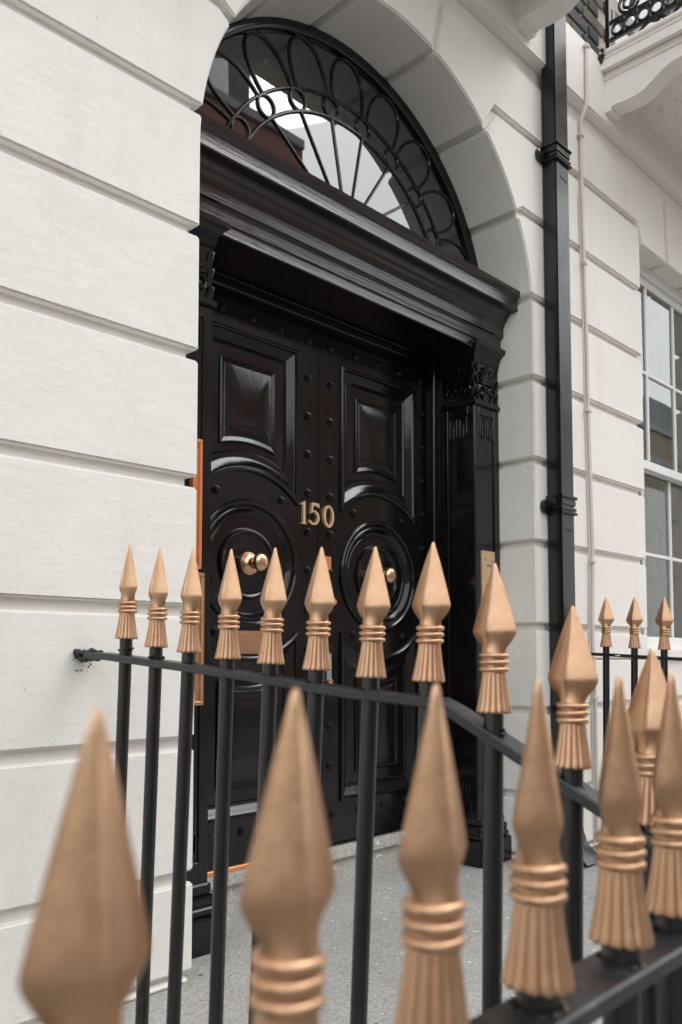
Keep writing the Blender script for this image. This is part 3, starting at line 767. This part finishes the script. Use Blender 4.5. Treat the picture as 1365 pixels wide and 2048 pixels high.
# net curtain in the neighbour's window
cu = MB(); cols = 120; vs = []; fs = []
for i in range(cols + 1):
    x = W0 + 0.02 + (W1 - W0 - 0.04) * i / cols
    y = 2.25 + 0.016 * math.sin(i * 0.9) + 0.01 * math.sin(i * 0.37)
    vs += [(x, y, WS + 0.01), (x, y, 2.14)]
    if i: fs.append((2 * i - 2, 2 * i, 2 * i + 1, 2 * i - 1))
cu.add(vs, fs)
net = build('net_curtain', cu, M_NET, None, 60)
net['label'] = 'white net curtain hanging behind the sash window panes'; net['category'] = 'curtain'

# ------------------------------------------------------------------ drainpipe
PX0, PX1, PYF, PYB = 3.262, 3.374, 1.850, 1.9195
pipe = thing('drainpipe', 'square black cast iron drainpipe between the arched doorway and the sash window', 'drainpipe', (3.318, 1.885, GZ))
build('pipe', MB().box(PX0, PX1, PYF, PYB, GZ + 0.12, 5.5, 0.005, 2), M_PIPE, pipe, 30)
def collar(z):
    m = MB()
    for dz, e, h in ((0.052, .013, .014), (0.030, .006, .03), (0.0, .009, .016), (-0.018, .013, .012)):
        m.box(PX0 - e, PX1 + e, PYF - e, PYB + 0.001, z + dz - h / 2, z + dz + h / 2, 0.004, 2)
    o = build('collar', m, M_PIPE, pipe, 30)
    for s in (-1, 1):
        e = MB()
        cx_ = PX0 - 0.026 if s < 0 else PX1 + 0.026
        e.lathe([(0.031, 0), (0.031, 0.014), (0.024, 0.018), (0, 0.018)], (cx_, 1.9205, z + 0.008), 'y', 20)
        e.lathe([(0.009, 0.018), (0.008, 0.026), (0, 0.027)], (cx_ - s * -0.004, 1.9205, z + 0.008), 'y', 8)
        build('fixing_ear', e, M_PIPE, o, 40)
    d = MB()
    for k in range(3): d.box(PX0 + 0.034 + k * 0.022, PX0 + 0.045 + k * 0.022, PYF - 0.0008, PYF + 0.003, z - 0.098 - k * .002, z - 0.083 - k * .002)
    build('vent_hole', d, M_HOLE, o, None)
collar(2.225); collar(0.640); collar(-0.72)
sh = MB().loft([[(PX0 - .01, PYB, GZ + .14), (PX0 - .01, PYF - .008, GZ + .14), (PX1 + .01, PYF - .008, GZ + .14), (PX1 + .01, PYB, GZ + .14)],
                [(PX0 - .01, PYB, GZ + .08), (PX0 - .01, PYF - .03, GZ + .08), (PX1 + .01, PYF - .03, GZ + .08), (PX1 + .01, PYB, GZ + .08)],
                [(PX0 - .01, PYB - .02, GZ + .005), (PX0 - .01, PYF - .10, GZ + .012), (PX1 + .01, PYF - .10, GZ + .012), (PX1 + .01, PYB - .02, GZ + .005)]], True, True)
build('shoe', sh, M_PIPE, pipe, 30)

# ------------------------------------------------------------------ painted cable on the wall
cab = thing('cable', 'thin cream painted cable clipped up the wall right of the drainpipe', 'cable', (3.63, 1.905, GZ))
cp = []
for z, x, y in [(-0.86, 3.648, 1.910), (-0.2, 3.645, 1.909), (0.10, 3.632, 1.909), (0.44, 3.646, 1.909), (0.8, 3.640, 1.910), (1.16, 3.630, 1.910), (1.5, 3.626, 1.910), (1.87, 3.614, 1.910), (2.2, 3.606, 1.910), (2.44, 3.606, 1.910), (2.52, 3.604, 1.909), (2.565, 3.602, 1.906), (2.61, 3.612, 1.893), (2.66, 3.618, 1.884), (2.75, 3.620, 1.883), (2.95, 3.628, 1.884)]:
    cp.append(Vector((x, y, z)))
def smoothpath(pts, n=6):
    out = []
    for i in range(len(pts) - 1):
        p0, p1, p2, p3 = pts[max(i - 1, 0)], pts[i], pts[i + 1], pts[min(i + 2, len(pts) - 1)]
        for k in range(n):
            t = k / n
            out.append(0.5 * ((2 * p1) + (p2 - p0) * t + (2 * p0 - 5 * p1 + 4 * p2 - p3) * t * t + (3 * p1 - p0 - 3 * p2 + p3) * t ** 3))
    return out + [pts[-1]]
build('cable_run', MB().tube(smoothpath(cp), 0.0092, 10).tube([p + Vector((-0.014, 0.008, 0)) for p in smoothpath(cp[:9])], 0.0045, 6), M_CABLE, cab, 50)
for z, x, y in ((2.935, 3.628, 1.884), (2.49, 3.605, 1.909), (1.865, 3.614, 1.910), (1.155, 3.630, 1.910), (0.44, 3.646, 1.909), (-0.195, 3.645, 1.909)):
    build('clip', MB().box(x - 0.020, x + 0.016, y - 0.013, y + 0.012, z - 0.010, z + 0.010, 0.004, 2), M_CABLE, cab, 30)

# ------------------------------------------------------------------ balcony balustrade
bal = thing('balcony_railing', 'ornate black cast iron railing with rings on the balcony at the top right', 'balcony railing', (3.84, 1.45, 2.998))
BX = 3.835
build('post', MB().box(BX - 0.011, BX + 0.011, 1.862, 1.884, 2.998, 3.95, 0.002), M_IRON, bal, None)
build('rail', MB().box(BX - 0.009, BX + 0.009, 1.29, 1.8615, 3.058, 3.074, 0.002), M_IRON, bal, None)
build('rail', MB().box(BX - 0.009, BX + 0.009, 1.29, 1.8615, 3.147, 3.163, 0.002), M_IRON, bal, None)
build('rail', MB().box(BX - 0.014, BX + 0.014, 1.29, 1.8615, 3.85, 3.875, 0.003), M_IRON, bal, None)
rg = MB().tube([(0, 0.029 * math.cos(2 * PI * i / 20), 0.029 * math.sin(2 * PI * i / 20)) for i in range(20)], 0.0075, 7, True).mesh('ring', M_IRON, (0, 0, 0), 50)
kn = MB().lathe([(0, -.018), (.009, -.014), (.013, -.005), (.013, .005), (.009, .014), (0, .018)], (0, 0, 0), 'z', 8).mesh('boss', M_IRON, (0, 0, 0), 50)
for k in range(8):
    y = 1.822 - 0.066 * k
    place('ring', rg, bal, (BX, y, 3.1105))
    for zz_ in (3.081, 3.140): place('boss', kn, bal, (BX, y - 0.033, zz_))
sc_ = MB()
for k in range(1):
    y = 1.76 - 0.33 * k
    for rr, zc_ in ((0.052, 3.215), (0.030, 3.215)):
        sc_.tube([(BX, y + rr * math.cos(2 * PI * i / 20), zc_ + rr * math.sin(2 * PI * i / 20)) for i in range(20)], 0.008, 7, True)
    for s in (-1, 1):
        sc_.tube([(BX, y - 0.165 + s * (0.165 - 0.13 * math.sin(t / 14 * PI / 2)), 3.17 + 0.67 * t / 14) for t in range(15)], 0.0085, 7)
        sc_.tube([(BX, y - 0.1 + s * 0.05 * math.sin(t / 10 * PI), 3.0 + 0.058 * t / 10) for t in range(11)], 0.008, 7)
        sc_.tube([(BX, y - 0.2 + s * (0.015 + 0.045 * (t / 10) ** 2), 3.000 + 0.056 * math.sqrt(t / 10)) for t in range(11)], 0.008, 7)
build('scrollwork', sc_, M_IRON, bal, 50)

# ------------------------------------------------------------------ iron railings with gilded finials
def spear_mesh(rot, wide=1.17, thin=0.64, drop=0.0015):
    """flattened spearhead of rhombic section: wide along the rail, thin across it, with beaded ridges"""
    NP = 96
    prof = [(0.0, .0188), (.004, .0192), (.010, .0206), (.019, .0250), (.026, .0288), (.0305, .0307), (.0335, .0314), (.0365, .0310), (.041, .0299), (.055, .0259), (.070, .0213), (.085, .0166), (.100, .0119), (.113, .0079), (.122, .0053), (.128, .0037), (.1315, .0021), (.1325, .0007)]
    zb_ = 0.0335
    prof = [(z * (zb_ - drop) / zb_ if z <= zb_ else zb_ - drop + (z - zb_) * (0.1325 - zb_ + drop) / (0.1325 - zb_), a) for z, a in prof]
    loops = []
    for z, a in prof:
        L = []
        blend = min(1, z / 0.018) * min(1, max(0, (0.1325 - z) / 0.014))
        A, B = a * wide, a * thin
        pw = 1.22
        for i in range(NP):
            th = 2 * PI * i / NP
            c, s_ = abs(math.cos(th)), abs(math.sin(th))
            rh = ((c / A) ** pw + (s_ / B) ** pw) ** (-1 / pw)
            bead = 0.0
            for q in range(4):
                e = abs((th - q * PI / 2 + PI) % (2 * PI) - PI); bead += math.exp(-(e / (0.05 if q % 2 == 0 else 0.085)) ** 2)
            r = (a * 0.92) * (1 - blend) + blend * (rh + 0.0017 * min(1, a / 0.012) * bead)
            L.append((r * math.cos(th + rot), r * math.sin(th + rot), z))
        loops.append(L)
    return MB().loft(loops, True, True).mesh('finial', M_GOLD, (0, 0, 0), 32)
tor = MB()
tl = []
for k in range(33):
    a = 2 * PI * k / 32
    tl.append([((0.0186 + 0.0046 * math.cos(2 * PI * q / 10)) * math.cos(a), (0.0186 + 0.0046 * math.cos(2 * PI * q / 10)) * math.sin(a), 0.0040 * math.sin(2 * PI * q / 10)) for q in range(10)])
fin_ring = tor.loft(tl, False, False).mesh('ring', M_GOLD, (0, 0, 0), 60)
NF = 14
tas_prof = [(.0610, .0172), (.0560, .0176), (.040, .0196), (.022, .0224), (.010, .0246), (.0035, .0260), (.0012, .0261), (0.0, .0250), (0.0, .012)]
tls = []
for j, (z, r) in enumerate(tas_prof):
    L = []
    for i in range(NF * 7):
        a = 2 * PI * i / (NF * 7); u = (i % 7) / 7 * 2 - 1
        bulge = math.sqrt(max(0.0, 1 - (u * 0.98) ** 2))
        dep = 0.12 if j < 8 else 0
        rr = r * (1 - dep + dep * bulge)
        L.append((rr * math.cos(a), rr * math.sin(a), z + (0.0018 * (1 - bulge) if 4 < j < 8 else 0)))
    tls.append(L)
core_t = MB().loft(tls, True, True)
core_t.lathe([(.0172, .058), (.0168, .062), (.0165, .088)], (0, 0, 0), 'z', 24, False, True)
tassel_me = core_t.mesh('tassel', M_GOLD, (0, 0, 0), 50)
def bar_mesh(length, r=0.0145):
    return MB().lathe([(r, 0.004), (r, -length * 0.33), (r, -length * 0.66), (r, -length)], (0, 0, 0), 'z', 18, True, True).mesh('bar', M_IRON, (0, 0, 0), 40)

def railing_unit(parent, x, y, z, spear, lean, bar_me, jit=0.03, slim=1.0, ring_w=0.96):
    """bar and finial: z is the underside of the tassel"""
    rot = (lean[0] + random.uniform(-.006, .006), lean[1] + random.uniform(-.006, .006), random.uniform(-jit, jit))
    place('bar', bar_me, parent, (x, y, z), (rot[0], rot[1], 0))
    f = place('finial', spear, parent, (x, y, z), rot); f.scale = (slim, slim, 1)
    # the spearhead sits above three rings and a tassel: shift its mesh up once
    for k in range(3):
        q = bpy.data.objects.new('ring', fin_ring); COL.objects.link(q); q.parent = f; q.location = (0, 0, 0.0645 + 0.0100 * k - 0.0005)
        q.rotation_euler = (random.uniform(-.03, .03), random.uniform(-.03, .03), 0); q.scale = (ring_w, ring_w, random.uniform(.95, 1.1))
    q = bpy.data.objects.new('tassel', tassel_me); COL.objects.link(q); q.parent = f; q.rotation_euler = (0, 0, random.uniform(0, 0.4))
    return f
def lift(me, dz):
    for v in me.vertices: v.co.z += dz
    return me
spear_a = lift(spear_mesh(R(90)), 0.0875); spear_c = lift(spear_mesh(R(0), 1.05, 0.59, 0.005), 0.0875); spear_d = lift(spear_mesh(R(90)), 0.0875)

def flat_rail(parent, path, w, t, name='rail', m=None):
    """flat iron bar: path gives the middle of its top face, in order"""
    P3 = [Vector(p) for p in path]; loops = []
    for i, p in enumerate(P3):
        a = P3[max(i - 1, 0)]; c = P3[min(i + 1, len(P3) - 1)]
        d = (c - a).normalized(); side = Vector((d.y, -d.x, 0)).normalized() * (w / 2); dn = side.cross(d).normalized()
        if dn.z > 0: dn = -dn
        e = dn * t; bv = 0.0025
        s1 = side.normalized() * bv; e1 = dn * bv
        loops.append([tuple(q) for q in (p - side + s1, p + side - s1, p + side + e1, p + side + e - e1, p + side - s1 + e, p - side + s1 + e, p - side + e - e1, p - side + e1)])
    return build(name, MB().loft(loops, True, True), m or M_RAIL, parent, 30)

# side railing from the wall: level stretch, then a falling stretch
ra = thing('iron_railing', 'black railing with gold spearheads running from the left wall in front of the door', 'railing', (1.05, 1.0, GZ), 'gold tipped black iron railings')
RAx = 1.05
rowA = [(1.717, .038), (1.594, .018), (1.472, .006), (1.340, -.007), (1.210, -.016), (1.085, -.026), (0.955, -.037), (0.833, -.041), (0.711, -.084), (0.585, -.152), (0.476, -.212)]
barA = bar_mesh(0.95)
for i, (y, z) in enumerate(rowA):
    railing_unit(ra, RAx, y, z, spear_a, (0.050 if i < 8 else 0.02, 0.0), barA)
flat_rail(ra, [(RAx, 1.875, .008), (RAx, 1.80, .007), (RAx, 1.30, -.029), (RAx, 1.0, -.056), (RAx, 0.84, -.063), (RAx, 0.805, -.066), (RAx, 0.775, -.078), (RAx, 0.66, -.134), (RAx, 0.546, -.188), (RAx, 0.315, -.298)], 0.042, 0.0165)
# lumpy end where the rail enters the wall, and paint lumps at the bars
lp = MB()
for i in range(110):
    t = random.random(); y = 1.925 - 0.085 * t
    r_ = random.uniform(.003, .0095) * (1.15 - 0.5 * t)
    lp.lathe([(0, -r_), (r_ * .8, -r_ * .55), (r_, 0), (r_ * .75, r_ * .6), (0, r_)], (RAx + random.uniform(-.02, .02), y, 0.002 + random.uniform(-.012, .010)), 'z', 7)
build('rail_end', lp, M_TAR, ra, 60)
fl_ = MB()
for i in range(34):
    a = random.uniform(0, 2 * PI); d = abs(random.gauss(0, 0.012)) + 0.016; r_ = random.uniform(.0006, .0026) * (1.2 if d < .026 else .6)
    fl_.lathe([(r_, 0), (r_ * .7, r_ * .5), (0, r_ * .6)], (RAx + d * math.cos(a) * 1.1, 1.9225, -0.006 + d * math.sin(a) - 0.012), 'y', 6)
build('paint_flecks', fl_, M_TAR, ra, None)['kind'] = 'stuff'
pl = MB()
for y, z in rowA:
    zr = z - 0.022 if y > 0.8 else z - 0.026
    for k in range(7):
        a = random.uniform(0, 2 * PI); r_ = random.uniform(.003, .006)
        pl.lathe([(0, -r_), (r_, 0), (0, r_ * .7)], (RAx + .016 * math.cos(a), y + .016 * math.sin(a), zr + random.uniform(-.005, .003)), 'z', 6)
build('paint_lumps', pl, M_RAIL, ra, 60)['kind'] = 'stuff'

# front railing, nearest the camera
rc = thing('iron_railing', 'blurred black railing with large gold spearheads closest to the camera', 'railing', (0.6, 0.335, GZ), 'gold tipped black iron railings')
barC = bar_mesh(0.655, 0.0155)
rowC = [(0.055, 0.303, -.0245), (0.184, 0.320, -.0222), (0.298, 0.325, -.0172), (0.4245, 0.331, -.018), (0.553, 0.335, -.018), (0.683, 0.335, -.0178), (0.790, 0.336, -.017), (0.912, 0.336, -.017), (1.035, 0.336, -.017)]
rowC = [(x - 0.0062, y, z - 0.2198) for x, y, z in rowC]      # tip to tassel foot
for (x, y, z), sl_ in zip(rowC, (.88, .86, .93, .97, 1, 1, 1, 1, 1)):
    railing_unit(rc, x, y, z, spear_c, (0.0, 0.028), barC, 0.05, sl_, 0.90)
flat_rail(rc, [(-0.3, .300, -0.258), (0.3, .325, -0.253), (0.45, .332, -0.252), (0.6, .335, -0.252), (1.075, .336, -0.252)], 0.052, 0.016)
pl = MB()
for x, y, z in rowC:
    for j in range(9):
        a = random.uniform(0, 2 * PI); r_ = random.uniform(.003, .006)
        pl.lathe([(0, -r_), (r_, 0), (0, r_ * .6)], (x + .018 * math.cos(a), y + .018 * math.sin(a), -0.252), 'z', 7)
build('paint_lumps', pl, M_RAIL, rc, 60)['kind'] = 'stuff'

# matching side railing beyond the doorway
rd = thing('iron_railing', 'black railing with small gold spearheads far right in front of the sash window', 'railing', (3.44, 1.3, GZ), 'gold tipped black iron railings')
barD = bar_mesh(0.92)
for k in range(7):
    y = 1.745 - 0.1283 * k
    railing_unit(rd, 3.44, y, 0.037 - 0.055 * 0.1283 * k / 0.1283 * 0.13, spear_d, (0.02, 0), barD)
flat_rail(rd, [(3.44, 1.92, .018), (3.44, 1.72, .009), (3.44, 0.93, -.036)], 0.040, 0.0135)
build('paint_chip', MB().lathe([(0.012, 0), (0.010, 0.003), (0, 0.003)], (3.419, 1.682, -.001), 'z', 7), M_WHITE, rd, None)

# ------------------------------------------------------------------ houses across the street (seen in the panes and the gloss)
def far_house(name, label, x0, x1, y, h, m, n, group, seed, rise=2.05, stucco_to=0):
    rnd = random.Random(seed)
    t = thing(name, label, 'house', ((x0 + x1) / 2, y, GZ), group)
    build('wall', MB().box(x0, x1, y - 9, y, GZ, h), m, t, None)
    if stucco_to: build('stucco_storey', MB().box(x0 + .01, x1 - .01, y - 1, y + 0.03, GZ, stucco_to), M_STUCCO, t, None)
    build('cornice', MB().box(x0, x1, y - 0.01, y + 0.28, h - 1.5, h - 1.2, 0.03).box(x0, x1, y - 9, y + 0.1, h, h + 0.25, 0.03), M_GREYMETAL, t, None)
    step = (x1 - x0) / n
    build('roof', MB().sweep_x([(y - 9, h + 0.251), (y - 0.1, h + 0.251), (y - 1.3, h + 0.251 + rise), (y - 7.8, h + 0.251 + rise)], x0, x1), M_SLATE, t, None)
    for i in range(n):
        xc = x0 + step * (i + 0.5)
        z = 0.0
        for hh_ in (2.1, 2.2, 2.0, 1.7):
            if z + hh_ > h - 1.4: break
            f = MB().box(xc - 0.62, xc + 0.62, y - 0.06, y + 0.06, z, z + 0.09, 0.005).box(xc - 0.62, xc - 0.5, y - 0.06, y + 0.06, z + 0.091, z + hh_, 0.005).box(xc + 0.5, xc + 0.62, y - 0.06, y + 0.06, z + 0.091, z + hh_, 0.005).box(xc - 0.499, xc + 0.499, y - 0.06, y + 0.06, z + hh_ - 0.1, z + hh_, 0.005).box(xc - 0.499, xc + 0.499, y - 0.02, y + 0.04, z + hh_ / 2 - .04, z + hh_ / 2 + .04)
            w = build('window', f, M_WHITE, t, None)
            build('pane', MB().box(xc - 0.499, xc + 0.499, y - 0.01, y + 0.01, z + 0.09, z + hh_ - 0.1), M_WGLASS, w, None)
            z += hh_ + 1.15
    return t
rh = far_house('brick_house', 'red brick terrace house across the street with white sash windows', 3.9, 14.4, -11.0, 13.0, M_RED, 4, 'houses across the street', 1, 0.3)
attic = MB().box(4.2, 12.9, -19.5, -11.35, 13.26, 15.2)
build('attic', attic, M_SLATE, rh, None)
for k in range(4):
    xa = 4.9 + 2.05 * k
    f = MB().box(xa, xa + 1.15, -11.42, -11.28, 13.45, 14.9, 0.01)
    build('dormer', f, M_WHITE, rh, None)
    build('pane', MB().box(xa + .1, xa + .54, -11.29, -11.27, 13.55, 14.8).box(xa + .61, xa + 1.05, -11.29, -11.27, 13.55, 14.8), M_NET, rh, None)
far_house('brick_house', 'low brown brick house across the street left of the red one', -40, 3.6, -11.0, 4.2, M_STOCK, 12, 'houses across the street', 3, 0.6)
far_house('brick_house', 'brown brick terrace house with pale stucco lower storeys across the street', 20, 52, -11.0, 9.3, M_STOCK, 10, 'houses across the street', 2, 2.05, 7.0)

# ------------------------------------------------------------------ numbers above are relative to the eye: stand everything on the pavement
for o in list(S.objects):
    if o.parent is None and o.type in ('MESH', 'EMPTY'):
        o.location.z += EYE
